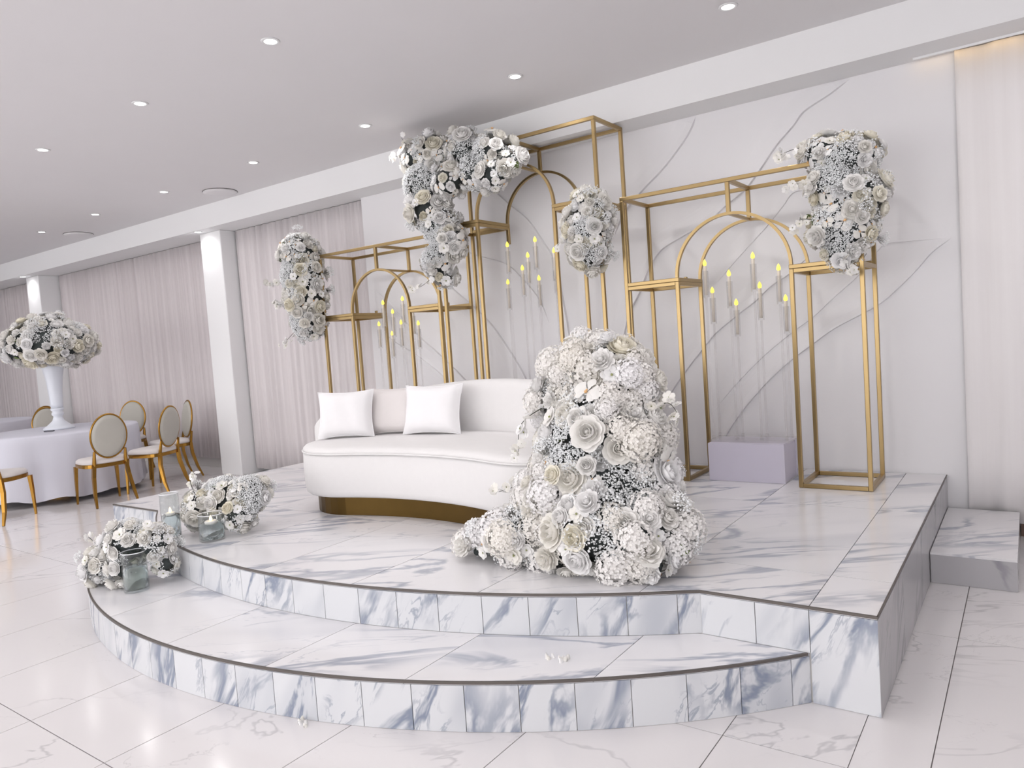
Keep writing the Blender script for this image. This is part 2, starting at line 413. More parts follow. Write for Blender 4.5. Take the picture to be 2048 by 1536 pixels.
downlight(.13, 4.288, ZC, 'unseen round recessed downlight beyond the right picture edge beside the beam', 'ceiling downlights')  # unseen lamp added to carry the row's light on
for i, x in enumerate([-3.53, -4.985, -6.52, -8.02, -9.52]): downlight(x, 2.78, ZC, f'small round recessed downlight, {ORD[i]} from the right in the upper left row of ceiling lights', 'ceiling downlights')
for i, x in enumerate([-2.03, -.53]): downlight(x, 2.78, ZC, f'unseen round recessed downlight above the picture top, {ORD[i]} after the upper left row', 'ceiling downlights')  # unseen lamps added past the row for light
for r, y in enumerate((1.27, -.24, -1.75)):  # unseen rows added to light the hall from overhead
    for i in range(8): downlight(1.0-1.5*i, y, ZC, f'unseen round downlight added above the camera, {ORD[i]} in overhead row {["one","two","three"][r]}', 'ceiling downlights')
for i, (x, y) in enumerate(((-8.05, 5.045), (-12.98, 5.045))):
    downlight(x, y, ZB, ['small downlight under the beam shining on the nearer white column', 'small downlight under the beam shining on the far left column'][i], 'beam downlights', bspot)
for i, (x, y) in enumerate(((-7.061, 4.73), (-10.275, 4.71))):
    e = empty('ceiling_vent', (x, y, ZC), ['round flat ceiling vent above the white column', 'round flat ceiling vent further left near the beam'][i], 'vent', 'ceiling vents')
    MB().lathe([(.17, -.001), (.175, -.012), (.13, -.022), (.0, -.024)], 32).build('vent_cover', 'ceiling_paint', e, True)
    MB().lathe([(.176, -.0005), (.181, -.006), (.174, -.006)], 32).build('vent_slot', 'vent_dark', e)

# ================================================================== STAGE
R_UP, C_UP, KU = 3.70, 5.80, 2.03      # upper arc
R_LO, C_LO, KL = 3.247, 4.85, 2.436    # lower arc
def edge_up(x):
    return YF if abs(x-CX) >= KU else min(YF, C_UP - math.sqrt(R_UP**2-(x-CX)**2))
def edge_lo(x):
    return YF if abs(x-CX) >= KL else min(YF, C_LO - math.sqrt(R_LO**2-(x-CX)**2))
stage = empty('stage_platform', (CX, 3.6, 0), 'white marble tiled stage with curved front step and dark metal edging', 'stage')
s_world[0] = True
def samples(a, b, n=10): return [a+(b-a)*i/n for i in range(n+1)]
T = .012
xs = samples(XL+T, XR-T, 90)
front = [(x, edge_up(x)+T) for x in xs]
MB().prism(front+[(XR-T, YW-.03), (XL+T, YW-.03)], .001, HS-T).build('core', 'grout', stage)
ka = samples(CX-KL+.03, CX+KL-.03, 80)
MB().prism([(x, edge_lo(x)+T) for x in ka]+[(CX+KL-.05, YF+.05), (CX-KL+.05, YF+.05)], .001, H1-T).build('step_core', 'grout', stage)
G = .0018
cols = [XR, -.68, -1.30, -1.905, -2.51, -3.115, -3.72, -4.325, -4.93, -5.535, XL]
rows = [None, 3.078, 4.245, YW-.025]
for a, b in zip(cols[:-1], cols[1:]):
    x1, x0 = a-G, b+G
    for r in range(3):
        y1 = rows[r+1]-G
        if r == 0:
            br = [x for x in (CX-KU, CX+KU) if x0 < x < x1]
            q = sorted(samples(x0, x1, 8)+br)
            poly = [(x, edge_up(x)) for x in q]+[(x1, y1), (x0, y1)]
        else:
            y0 = rows[r]+G; poly = [(x0, y0), (x1, y0), (x1, y1), (x0, y1)]
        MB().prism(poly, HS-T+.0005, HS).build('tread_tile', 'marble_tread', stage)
cols2 = [CX+KL, -1.29, -1.90, -2.492, -3.10, -3.71, -4.32, -4.93, CX-KL]
for a, b in zip(cols2[:-1], cols2[1:]):
    x1, x0 = a-G, b+G
    br = [x for x in (CX-KU, CX+KU) if x0 < x < x1]
    q = sorted(samples(x0, x1, 10)+br)
    poly = [(x, edge_lo(x)) for x in q]+[(x, edge_up(x)-.0005) for x in reversed(q)]
    if abs(poly[0][1]-poly[-1][1]) < 1e-4: poly = poly[:-1]
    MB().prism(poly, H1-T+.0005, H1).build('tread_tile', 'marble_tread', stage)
def arc_tiles(R, cy, k, z0, z1, seams):
    for a, b in zip(seams[:-1], seams[1:]):
        g = .0015/R; aa = [a+g+(b-a-2*g)*i/4 for i in range(5)]
        P = lambda r: [(CX+r*math.sin(t), cy-r*math.cos(t)) for t in aa]
        o_ = MB().prism(P(R)+list(reversed(P(R-T+.001))), z0, z1); yield o_
au = math.asin(KU/R_UP); w = .2/R_UP; n = 0; seams = [-au]
k0 = -au + (2*au % w)/2
s0 = math.asin((-1.169-CX)/R_UP)          # seam lined up with the right end
t = s0
while t > -au+.02: seams.append(t); t -= w
seams = sorted(set(seams+[au]))
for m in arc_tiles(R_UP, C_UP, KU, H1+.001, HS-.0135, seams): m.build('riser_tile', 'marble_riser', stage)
al = math.asin(KL/R_LO); w = .2/R_LO; t = math.asin((-.736-CX)/R_LO); seams = [-al, al]
while t > -al+.02: seams.append(t); t -= w
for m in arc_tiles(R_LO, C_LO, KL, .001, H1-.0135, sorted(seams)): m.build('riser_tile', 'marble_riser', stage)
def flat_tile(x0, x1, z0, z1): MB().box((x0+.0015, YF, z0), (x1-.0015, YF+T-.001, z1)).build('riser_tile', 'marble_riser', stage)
for x0, x1 in ((CX+KU, -.876), (-.876, -.680)): flat_tile(x0, x1, H1+.001, HS-.0135)
flat_tile(-.680, XR, .001, HS-.0135)
flat_tile(XL, -5.556, .001, HS-.0135); flat_tile(-5.556, -5.35, H1+.001, HS-.0135); flat_tile(-5.35, CX-KU, H1+.001, HS-.0135)
ys = [YF, 3.30, 3.90, 4.50, 5.10, YW-.025]
for a, b in zip(ys[:-1], ys[1:]):
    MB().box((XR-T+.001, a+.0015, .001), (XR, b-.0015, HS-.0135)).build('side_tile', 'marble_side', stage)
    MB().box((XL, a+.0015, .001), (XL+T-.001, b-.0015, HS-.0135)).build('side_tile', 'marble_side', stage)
def edging(name, pts, z, w=.007, h=.009):
    R = []
    P = [Vector((x, y, 0)) for x, y in pts]
    for i, p in enumerate(P):
        t = (P[min(i+1, len(P)-1)]-P[max(i-1, 0)]).normalized(); nn = Vector((t.y, -t.x, 0))
        a = p+nn*.002; b = p-nn*w
        R.append([(a.x, a.y, z-h), (a.x, a.y, z+.001), (b.x, b.y, z+.001), (b.x, b.y, z-h)])
    MB().rings(R).build(name, 'edge_metal', stage)
edging('edge_trim', [(x, edge_up(x)) for x in sorted(samples(XL, XR, 100)+[CX-KU, CX+KU])], HS, h=.009)
edging('edge_trim', [(x, edge_lo(x)) for x in samples(CX-KL+.005, CX+KL-.005, 90)], H1, h=.009)
edging('edge_trim', [(XR, YF), (XR, YW-.03)], HS, w=.004, h=.006)
s_world[0] = False

step = empty('side_step', (-.265, 4.8, 0), 'low grey marble step block against the right side of the stage', 'step')
s_world[0] = True
MB().box((XR+.002, 4.24, .001), (-.085, 5.25, .147)).build('core', 'grout', step)
MB().box((XR+.003, 4.232, .1475), (-.077, 5.25, .159)).build('tread_tile', 'marble_tread', step)
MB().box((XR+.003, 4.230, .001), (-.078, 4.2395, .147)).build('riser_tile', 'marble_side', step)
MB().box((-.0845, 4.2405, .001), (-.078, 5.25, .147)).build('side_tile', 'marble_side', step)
s_world[0] = False

# ================================================================== GOLD ARCH FRAMES
YA, YB = 4.68, 5.10
def sqbar(m, a, b, w=.026, d=None):
    a, b = Vector(a), Vector(b); d = d or w
    lo = Vector([min(a[i], b[i]) for i in range(3)]); hi = Vector([max(a[i], b[i]) for i in range(3)])
    for i in range(3):
        if hi[i]-lo[i] < 1e-6: lo[i] -= w/2; hi[i] += w/2
    return m.box(lo, hi)
def arch_frame(xo0, xi0, xi1, xo1, zsh, ztop, label, skip=()):
    e = empty('gold_arch_frame', ((xo0+xo1)/2, (YA+YB)/2, HS), label, 'arch frame', 'gold arch frames on the stage')
    s_world[0] = True
    w = .026; h = w/2
    B = lambda nm, a, b, ww=w: sqbar(MB(), a, b, ww).build(nm, 'gold', e, bevel=.003)
    for side, (xo, xi) in enumerate(((xo0, xi0), (xo1, xi1))):
        for y, fb in ((YA, 'f'), (YB, 'b')):
            B('post', (xo, y, HS+.001), (xo, y, ztop-w))
            if (side, fb) in skip: B('post', (xi, y, zsh-.17), (xi, y, zsh-w))
            else: B('post', (xi, y, HS+.001), (xi, y, zsh-w))
        a, b = min(xo, xi), max(xo, xi)
        for z, nm in ((HS+h+.001, 'base_rail'), (zsh-h-w, 'shelf_rail')):
            for y in (YA, YB): B(nm, (a+h, y, z), (b-h, y, z))
            for x in (a, b): B(nm, (x, YA+h, z), (x, YB-h, z))
        # base of the arch section resting on the tower
        for y in (YA, YB): B('arch_foot', (a+h, y, zsh-h), (b+h if side == 0 else b-h, y, zsh-h)) if side == 0 else B('arch_foot', (a-h, y, zsh-h), (b-h, y, zsh-h))
        B('arch_foot', (xi, YA+h, zsh-h), (xi, YB-h, zsh-h))
        B('bracket', (xi+(-.10 if side == 0 else .10), YB-.02, zsh), (xi+(-.10 if side == 0 else .10), YB-.02, zsh+.028), .022)
    for y in (YA, YB): B('top_rail', (xo0-h, y, ztop-h), (xo1+h, y, ztop-h))
    for x in (xo0, xo1): B('top_rail', (x, YA+h, ztop-h), (x, YB-h, ztop-h))
    cx = (xi0+xi1)/2; r = (xi1-xi0)/2
    for y in (YA, YB):
        m = MB(); R = []
        for i in range(33):
            a = PI - PI*i/32
            q = lambda rr, yy: (cx+rr*math.cos(a), yy, zsh+rr*math.sin(a))
            R.append([q(r-h*.7, y-h), q(r+h*.7, y-h), q(r+h*.7, y+h), q(r-h*.7, y+h)])
        m.rings(R).build('arch', 'gold', e)
        B('strut', (cx, y, zsh+r+.006), (cx, y, ztop-w))
    B('cross_bar', (cx, YA+h, ztop-h), (cx, YB-h, ztop-h))
    B('cross_bar', (cx, YA+h, zsh+r), (cx, YB-h, zsh+r), .02)
    s_world[0] = False
    return e
arch_frame(-5.495, -5.105, -4.385, -4.035, 1.758, 2.340, 'lower gold arch frame at the left behind the three cushions')
arch_frame(-3.965, -3.580, -2.855, -2.485, 2.385, 2.945, 'tallest gold arch frame in the middle behind the sofa', skip=((0, 'b'),))
arch_frame(-2.30, -1.925, -1.185, -.790, 1.745, 2.340, 'lower gold arch frame at the right above the mauve box')

# ================================================================== SOFA
SX, SY, RC, HD, TH = -2.95, 1.235, 2.325, .425, .332
def outline(d, n=40, nc=18):
    """closed kidney outline, inset by d"""
    hd = HD-d; pts = []
    for i in range(n+1):                        # front, left to right
        t = -TH+2*TH*i/n; r = RC-hd; pts.append((SX+r*math.sin(t), SY+r*math.cos(t)))
    def cap(t, sgn):
        c = (SX+RC*math.sin(t), SY+RC*math.cos(t)); out = []
        for i in range(1, nc):
            a = PI*i/nc                          # from front round to back
            rad = Vector((math.sin(t), math.cos(t))); tan = Vector((math.cos(t), -math.sin(t)))*sgn
            p = -rad*math.cos(a)*hd + tan*math.sin(a)*hd; out.append((c[0]+p.x, c[1]+p.y))
        return out
    pts += cap(TH, 1)
    for i in range(n+1):
        t = TH-2*TH*i/n; r = RC+hd; pts.append((SX+r*math.sin(t), SY+r*math.cos(t)))
    pts += list(reversed(cap(-TH, -1)))
    return pts
sofa = empty('sofa', (SX, 3.55, HS), 'white velvet curved sofa with rounded back and gold plinth base', 'sofa')
s_world[0] = True
def rs(prof): return [[(x, y, z) for x, y in outline(d)] for d, z in prof]
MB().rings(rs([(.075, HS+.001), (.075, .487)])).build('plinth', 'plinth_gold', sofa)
MB().rings(rs([(.06, .484), (.02, .488), (.006, .50), (0, .53), (-.004, .64), (0, .74), (.008, .762)])).build('body', 'velvet', sofa, True)
MB().rings(rs([(.006, .764), (.0, .772), (.004, .785), (.016, .797), (.05, .806), (.12, .812), (.25, .816)])).build('seat_cushion', 'velvet', sofa, True)
MB().tube([(x, y, .765) for x, y in outline(-.003)], .0055, 6, closed=True).build('piping', 'velvet', sofa, True)
def backrest():
    o0, i0 = outline(.0, 40, 18), outline(.15, 40, 18)
    n = len(o0); a = 41+8; b = n-8              # starts part-way round the right cap, ends on the left cap
    idx = list(range(a, b)); R = []
    for k, i in enumerate(idx):
        s = k/(len(idx)-1); hgt = .955 + .20*max(0, math.sin(PI*s))**.75
        e = min(1, k/5, (len(idx)-1-k)/5); e = math.sqrt(max(.05, 1-(1-e)**2))
        hgt = .80+(hgt-.80)*(.80+.20*e)
        o, p = Vector(o0[i]), Vector(i0[i]); mid = (o+p)/2; hw = (o-p)/2*(.55+.45*e)
        ring = []
        for u, z in ((1.0, .62), (1.0, .78), (1.0, hgt-.07), (.92, hgt-.03), (.6, hgt-.006), (0, hgt), (-.6, hgt-.006), (-.92, hgt-.03), (-1.05, hgt-.08), (-1.05, .80), (-.6, .62)):
            q = mid+hw*u; ring.append((q.x, q.y, z))
        R.append(ring)
    MB().rings(R).build('backrest', 'velvet', sofa, True)
backrest()
s_world[0] = False
def pillow(name, loc, rz, w, h, th, tilt, mat, label):
    e = empty(name, loc, label, 'cushion', 'cushions on the sofa', rz); n = 14; V = []; F = []
    m = MB()
    for side in (1, -1):
        v = []
        for j in range(n+1):
            for i in range(n+1):
                u = -1+2*i/n; s = -1+2*j/n
                k = 1-.10*(1-abs(u)**2)*abs(s)**2-.0; kk = 1-.10*(1-abs(s)**2)*abs(u)**2
                t = th*((1-u**4)*(1-s**4))**.55
                zz = (s*k+1)*h/2
                v.append((u*kk*w/2, side*t*.5 + .004*math.sin(9*u+3*s)*t/th, zz))
        f = [(j*(n+1)+i, j*(n+1)+i+1, (j+1)*(n+1)+i+1, (j+1)*(n+1)+i) for j in range(n) for i in range(n)]
        if side > 0: f = [tuple(reversed(q)) for q in f]
        m.add(v, f)
    o = m.build('cover', mat, e, True); o.rotation_euler = (-tilt, 0, 0)
    pr = [(-1, -1), (1, -1), (1, 1), (-1, 1)]; seam = []
    for a in range(4):
        for k in range(8):
            u = pr[a][0]+(pr[(a+1) % 4][0]-pr[a][0])*k/8; s = pr[a][1]+(pr[(a+1) % 4][1]-pr[a][1])*k/8
            kk = 1-.10*(1-s*s)*u*u; kv = 1-.10*(1-u*u)*s*s
            seam.append((u*kk*w/2, 0, (s*kv+1)*h/2))
    q = MB().tube(seam, .0035, 6, closed=True).build('seam', mat, e, True); q.rotation_euler = (-tilt, 0, 0)
    return e
pillow('cushion', (-3.83, 3.36, .818), .52, .40, .325, .14, .22, 'pillow_white', 'white square cushion at the left arm of the sofa')
pillow('cushion', (-3.60, 3.585, .818), .40, .40, .325, .12, .24, 'pillow_beige', 'beige cushion tucked between the two white cushions')
pillow('cushion', (-3.265, 3.60, .818), .18, .45, .335, .14, .24, 'pillow_white', 'white square cushion standing right of the beige one')

# ================================================================== CANDELABRA
flame_me = MB().lathe([(.0, -.004), (.011, 0), (.014, .010), (.012, .022), (.006, .034), (.0, .043)], 10).mesh('flame', 'wick_flame', True)
taper_me = MB().lathe([(.0105, -.20), (.0105, -.004), (.007, 0)], 10).mesh('candle', 'taper', True)
tube_me = MB().lathe([(.021, -.215), (.021, -.035), (.0195, -.035), (.0195, -.212)], 14).mesh('glass_tube', 'tube_glass', True)
def candelabra(label, cx, cy, z0, spots, w=.52, d=.22):
    e = empty('candle_stand', (cx, cy, z0), label, 'candle holder', 'clear candle stands')
    s_world[0] = True
    b = MB().box((cx-w/2, cy-d/2, z0+.001), (cx+w/2, cy+d/2, z0+.016)).build('base_plate', 'acrylic', e)
    s_world[0] = False
    for x, y, z in spots:
        lx, ly, lz = x-cx, y-cy, z-z0
        c = link('candle', taper_me, e, (lx, ly, lz))
        link('flame', flame_me, c, (0, 0, .002), None, 1.0)
        link('glass_tube', tube_me, e, (lx, ly, lz))
        m = MB().lathe([(.0075, .016), (.0075, lz-.215)], 8).mesh('rod', 'acrylic', True)
        link('rod', m, e, (lx, ly, 0))
        m = MB().lathe([(.013, .0165), (.013, .032), (.009, .040)], 10).mesh('rod_collar', 'acrylic', True)
        link('rod_collar', m, e, (lx, ly, 0))
fr = [(-1.790, 4.84, 1.815), (-1.628, 4.84, 1.728), (-1.465, 4.84, 1.825), (-1.305, 4.84, 1.73), (-1.790, 4.96, 1.633), (-1.628, 4.96, 1.535), (-1.465, 4.96, 1.635), (-1.302, 4.96, 1.535)]
candelabra('cluster of eight clear stemmed candles on the mauve box at right', -1.545, 4.90, .616, fr)
fm = [(-3.415, 4.84, 2.156), (-3.52, 4.96, 1.87), (-3.345, 4.93, 1.965), (-3.245, 4.87, 2.052), (-3.147, 4.84, 2.160), (-3.205, 4.95, 1.868), (-3.035, 4.94, 1.965), (-2.985, 4.85, 2.055)]
candelabra('cluster of clear stemmed candles under the tallest arch in the middle', -3.25, 4.90, .95, fm, .62, .22)
fl_ = [(-4.865, 4.84, 1.816), (-5.05, 4.95, 1.63), (-4.75, 4.84, 1.725), (-4.76, 4.95, 1.625), (-4.885, 4.95, 1.53), (-4.615, 4.84, 1.831), (-4.60, 4.95, 1.725), (-4.50, 4.90, 1.60)]
candelabra('cluster of clear stemmed candles under the left arch', -4.77, 4.90, .616, fl_, .64, .22)
def box_plinth(label, x0, x1, y0, y1, z1):
    e = empty('plinth_box', ((x0+x1)/2, (y0+y1)/2, HS), label, 'box', 'mauve plinth boxes')
    s_world[0] = True
    t = .012; z0 = HS+.001
    MB().box((x0, y0, z0), (x1-t, y0+t, z1)).build('front_panel', 'mauve', e)
    MB().box((x0, y1-t, z0), (x1-t, y1, z1)).build('back_panel', 'mauve', e)
    MB().box((x0, y0+t, z0), (x0+t, y1-t, z1)).build('side_panel', 'mauve', e)
    MB().box((x1-t-.02, y0+t, z0), (x1-.02, y1-t, z1)).build('side_panel', 'mauve', e)
    MB().box((x0+t, y0+t, z1-t), (x1-t-.02, y1-t, z1)).build('top_panel', 'mauve', e)
    s_world[0] = False
box_plinth('pale mauve box plinth standing on the stage at right', -1.80, -1.287, 4.745, 5.055, .615)
box_plinth('tall mauve box plinth hidden behind the sofa back in the middle', -3.56, -2.94, 4.76, 5.04, .949)
box_plinth('mauve box plinth hidden behind the sofa under the left arch', -5.07, -4.45, 4.76, 5.04, .615)

# ================================================================== FLOWERS
def petal(m, az, hw, rho, nu=4, nv=3, seed=None, ruf=0.):
    """rho: list of (radius, z) along the petal"""
    rnd = random.Random(seed); v = []
    for j, (r, z) in enumerate(rho):
        t = j/(len(rho)-1)
        sh = 1.0 if t < .6 else math.sqrt(max(0, 1-((t-.6)/.46)**2))
        for i in range(nu+1):
            u = -1+2*i/nu
            a = az + u*hw*sh*(.55+.45*min(1, t*2))
            rr = r*(1-.05*u*u) + rnd.uniform(-ruf, ruf)*t; zz = z - .05*abs(u)**2*t + rnd.uniform(-ruf, ruf)*t
            v.append((rr*math.cos(a), rr*math.sin(a), zz))
    n = nu+1
    f = [(j*n+i, j*n+i+1, (j+1)*n+i+1, (j+1)*n+i) for j in range(len(rho)-1) for i in range(nu)]
    m.add(v, f)
def rose_mesh(seed, mat, openness=1.):
    rnd = random.Random(seed); m = MB()
    rings = [(3, .13, .64, 1.4), (4, .27, .68, 1.05), (5, .44, .65, .85), (6, .63, .55, .74), (6, .83, .38, .72), (7, 1.0*openness, .18, .64)]
    a0 = 0
    for k, (n, r, h, hw) in enumerate(rings):
        a0 += rnd.uniform(.4, .9)
        for i in range(n):
            az = a0+2*PI*i/n+rnd.uniform(-.12, .12); rr = r*rnd.uniform(.93, 1.07); hh = h*rnd.uniform(.92, 1.08)
            prof = [(.08*rr+.04, -.12), (rr*.80, hh*.25-.05), (rr*.98, hh*.72), (rr*(1.12 if k > 3 else (1.0 if k > 2 else .84)), hh*(.92 if k > 3 else 1.04))]
            petal(m, az, hw, prof, 4, 3, rnd.random(), .025)
    m.ball((0, 0, .40), .13, 1)
    return m.mesh('rose', mat, True)
def ball_mesh(seed, mat):          # full, many-petalled bloom
    rnd = random.Random(seed); m = MB()
    for k, (n, r, h) in enumerate(((4, .25, .78), (6, .48, .70), (8, .70, .54), (9, .88, .32), (9, .96, .06))):
        for i in range(n):
            az = 2*PI*(i+.5*(k % 2))/n+rnd.uniform(-.15, .15)
            petal(m, az, 1.9*PI/n*.62, [(.05, -.2), (r*.8, h*.35), (r, h), (r*rnd.uniform(.9, 1.18), h*1.08+.04)], 2, 3, rnd.random(), .05)
    m.octa((0, 0, .4), .3)
    return m.mesh('bloom', mat, True)
def hydrangea_mesh(seed, mat):
    rnd = random.Random(seed); m = MB(); n = 120
    for i in range(n):
        z = 1-1.35*(i+.5)/n; rr = math.sqrt(max(0, 1-z*z)); a = i*2.39996
        c = Vector((rr*math.cos(a), rr*math.sin(a), z*.85)); c *= rnd.uniform(.84, 1.1)
        nrm = Vector((c.x, c.y, c.z+.1)).normalized(); t1 = nrm.orthogonal().normalized(); t2 = nrm.cross(t1)
        rot = rnd.uniform(0, 2)
        for p in range(4):
            b = rot+p*PI/2; d = t1*math.cos(b)+t2*math.sin(b); e = nrm.cross(d); s = rnd.uniform(.125, .19); up = nrm*rnd.uniform(.0, .10)
            m.add([c, c+d*s*.6+e*s*.5+up*.6, c+d*s*1.1+up, c+d*s*.6-e*s*.5+up*.6], [(0, 1, 2, 3)])
    m.ball((0, 0, -.05), .72, 1, (1, 1, .8))
    return m.mesh('hydrangea', mat, False)
def orchid_mesh(seed):
    rnd = random.Random(seed); m = MB()
    for az, ln, hw in ((0, 1.0, .85), (PI, 1.0, .85), (PI/2, .95, .5), (PI*1.25, .9, .42), (PI*1.75, .9, .42)):
        petal(m, az+rnd.uniform(-.08, .08), hw, [(.05, 0), (.42*ln, .10), (.78*ln, .10), (1.0*ln, .0)], 4, 3, rnd.random(), .02)
    m.cur = 1; m.octa((0, -.15, .16), .15); m.octa((0, -.02, .18), .09)
    return m.mesh('orchid', ['petal', 'lip_orange'], True)
def anemone_mesh(seed):
    rnd = random.Random(seed); m = MB()
    for k, (n, r, h) in enumerate(((6, .98, .22), (5, .68, .36))):
        for i in range(n):
            petal(m, 2*PI*(i+.5*k)/n+rnd.uniform(-.1, .1), 3.6/n, [(.06, 0), (r*.45, h*.4), (r*.8, h*.85), (r, h)], 3, 3, rnd.random(), .04)
    m.cur = 1; m.octa((0, 0, .14), .15)
    return m.mesh('lisianthus', ['petal', 'flower_centre'], True)
def gyp_mesh(seed, n=110):
    rnd = random.Random(seed); m = MB()
    for i in range(n):
        a = rnd.uniform(0, 2*PI); r = math.sqrt(rnd.random()); z = .35+.5*rnd.random()*(1-.5*r*r)
        p = (r*math.cos(a), r*math.sin(a), z)
        m.cur = 0; m.octa(p, rnd.uniform(.05, .095))
        if i % 3 == 0:
            m.cur = 1; b = Vector((p[0]*.25, p[1]*.25, -.2)); q = Vector(p); s = Vector((.012, .008, 0))
            m.add([b-s, b+s, q+s*.5, q-s*.5], [(0, 1, 2, 3)])
    return m.mesh('gypsophila', ['gyp_white', 'stem_dark'])
def leaf_mesh():
    m = MB(); v = []; n = 5
    for j in range(n+1):
        t = j/n; w = .30*math.sin(PI*(.06+.94*t))**.8*(1-.25*t)
        for u in (-1, 0, 1): v.append((u*w, t*1.0, .10*math.sin(PI*t)+.06*abs(u)))
    f = [(j*3+i, j*3+i+1, j*3+i+4, j*3+i+3) for j in range(n) for i in range(2)]
    return m.add(v, f).mesh('leaf', 'leaf_green', True)
ROSE = [rose_mesh(1, 'petal'), rose_mesh(2, 'petal', 1.1), rose_mesh(3, 'petal', .95)]
CREAM = [rose_mesh(4, 'petal_cream'), rose_mesh(5, 'petal_cream', .9)]
BLOOM = [ball_mesh(1, 'petal'), ball_mesh(2, 'petal')]
HYD = [hydrangea_mesh(1, 'petal_hyd'), hydrangea_mesh(2, 'petal_hyd')]
ORCH = [orchid_mesh(1), orchid_mesh(2)]
ANEM = [anemone_mesh(1), anemone_mesh(2)]
GYP = [gyp_mesh(1), gyp_mesh(2), gyp_mesh(3)]
LEAF = leaf_mesh()
KIND = {'rose': ROSE, 'cream_rose': CREAM, 'bloom': BLOOM, 'hydrangea': HYD, 'orchid': ORCH, 'lisianthus': ANEM}
def aim(nrm, rnd):
    q = nrm.to_track_quat('Z', 'Y').to_euler(); m = q.to_matrix() @ Matrix.Rotation(rnd.uniform(0, 6.28), 3, 'Z'); return m.to_euler()
def twig(parent, base, pts, rnd, s=.02):
    """thin dark stem with small blossoms, points relative to the arrangement"""
    P = [Vector(p) for p in pts]; P = [2*P[0]-P[1]]+P+[2*P[-1]-P[-2]]; line = []
    for i in range(1, len(P)-2):
        for k in range(5):
            t = k/5; a, b, c, d = P[i-1:i+3]
            line.append(.5*((2*b)+(c-a)*t+(2*a-5*b+4*c-d)*t*t+(-a+3*b-3*c+d)*t**3))
    line.append(P[-2])
    o = MB().tube(line, [.0026-.0014*i/len(line) for i in range(len(line))], 5).build('twig', 'stem_dark', parent)
    for i in range(9):
        p = line[-1-min(i//2*2, len(line)-2)] + Vector((rnd.uniform(-1, 1), rnd.uniform(-1, 1), rnd.uniform(-1, 1)))*s*1.0
        link('blossom', rnd.choice(ANEM), o, p, (rnd.uniform(0, 6), rnd.uniform(0, 6), 0), s*rnd.uniform(.8, 1.35))
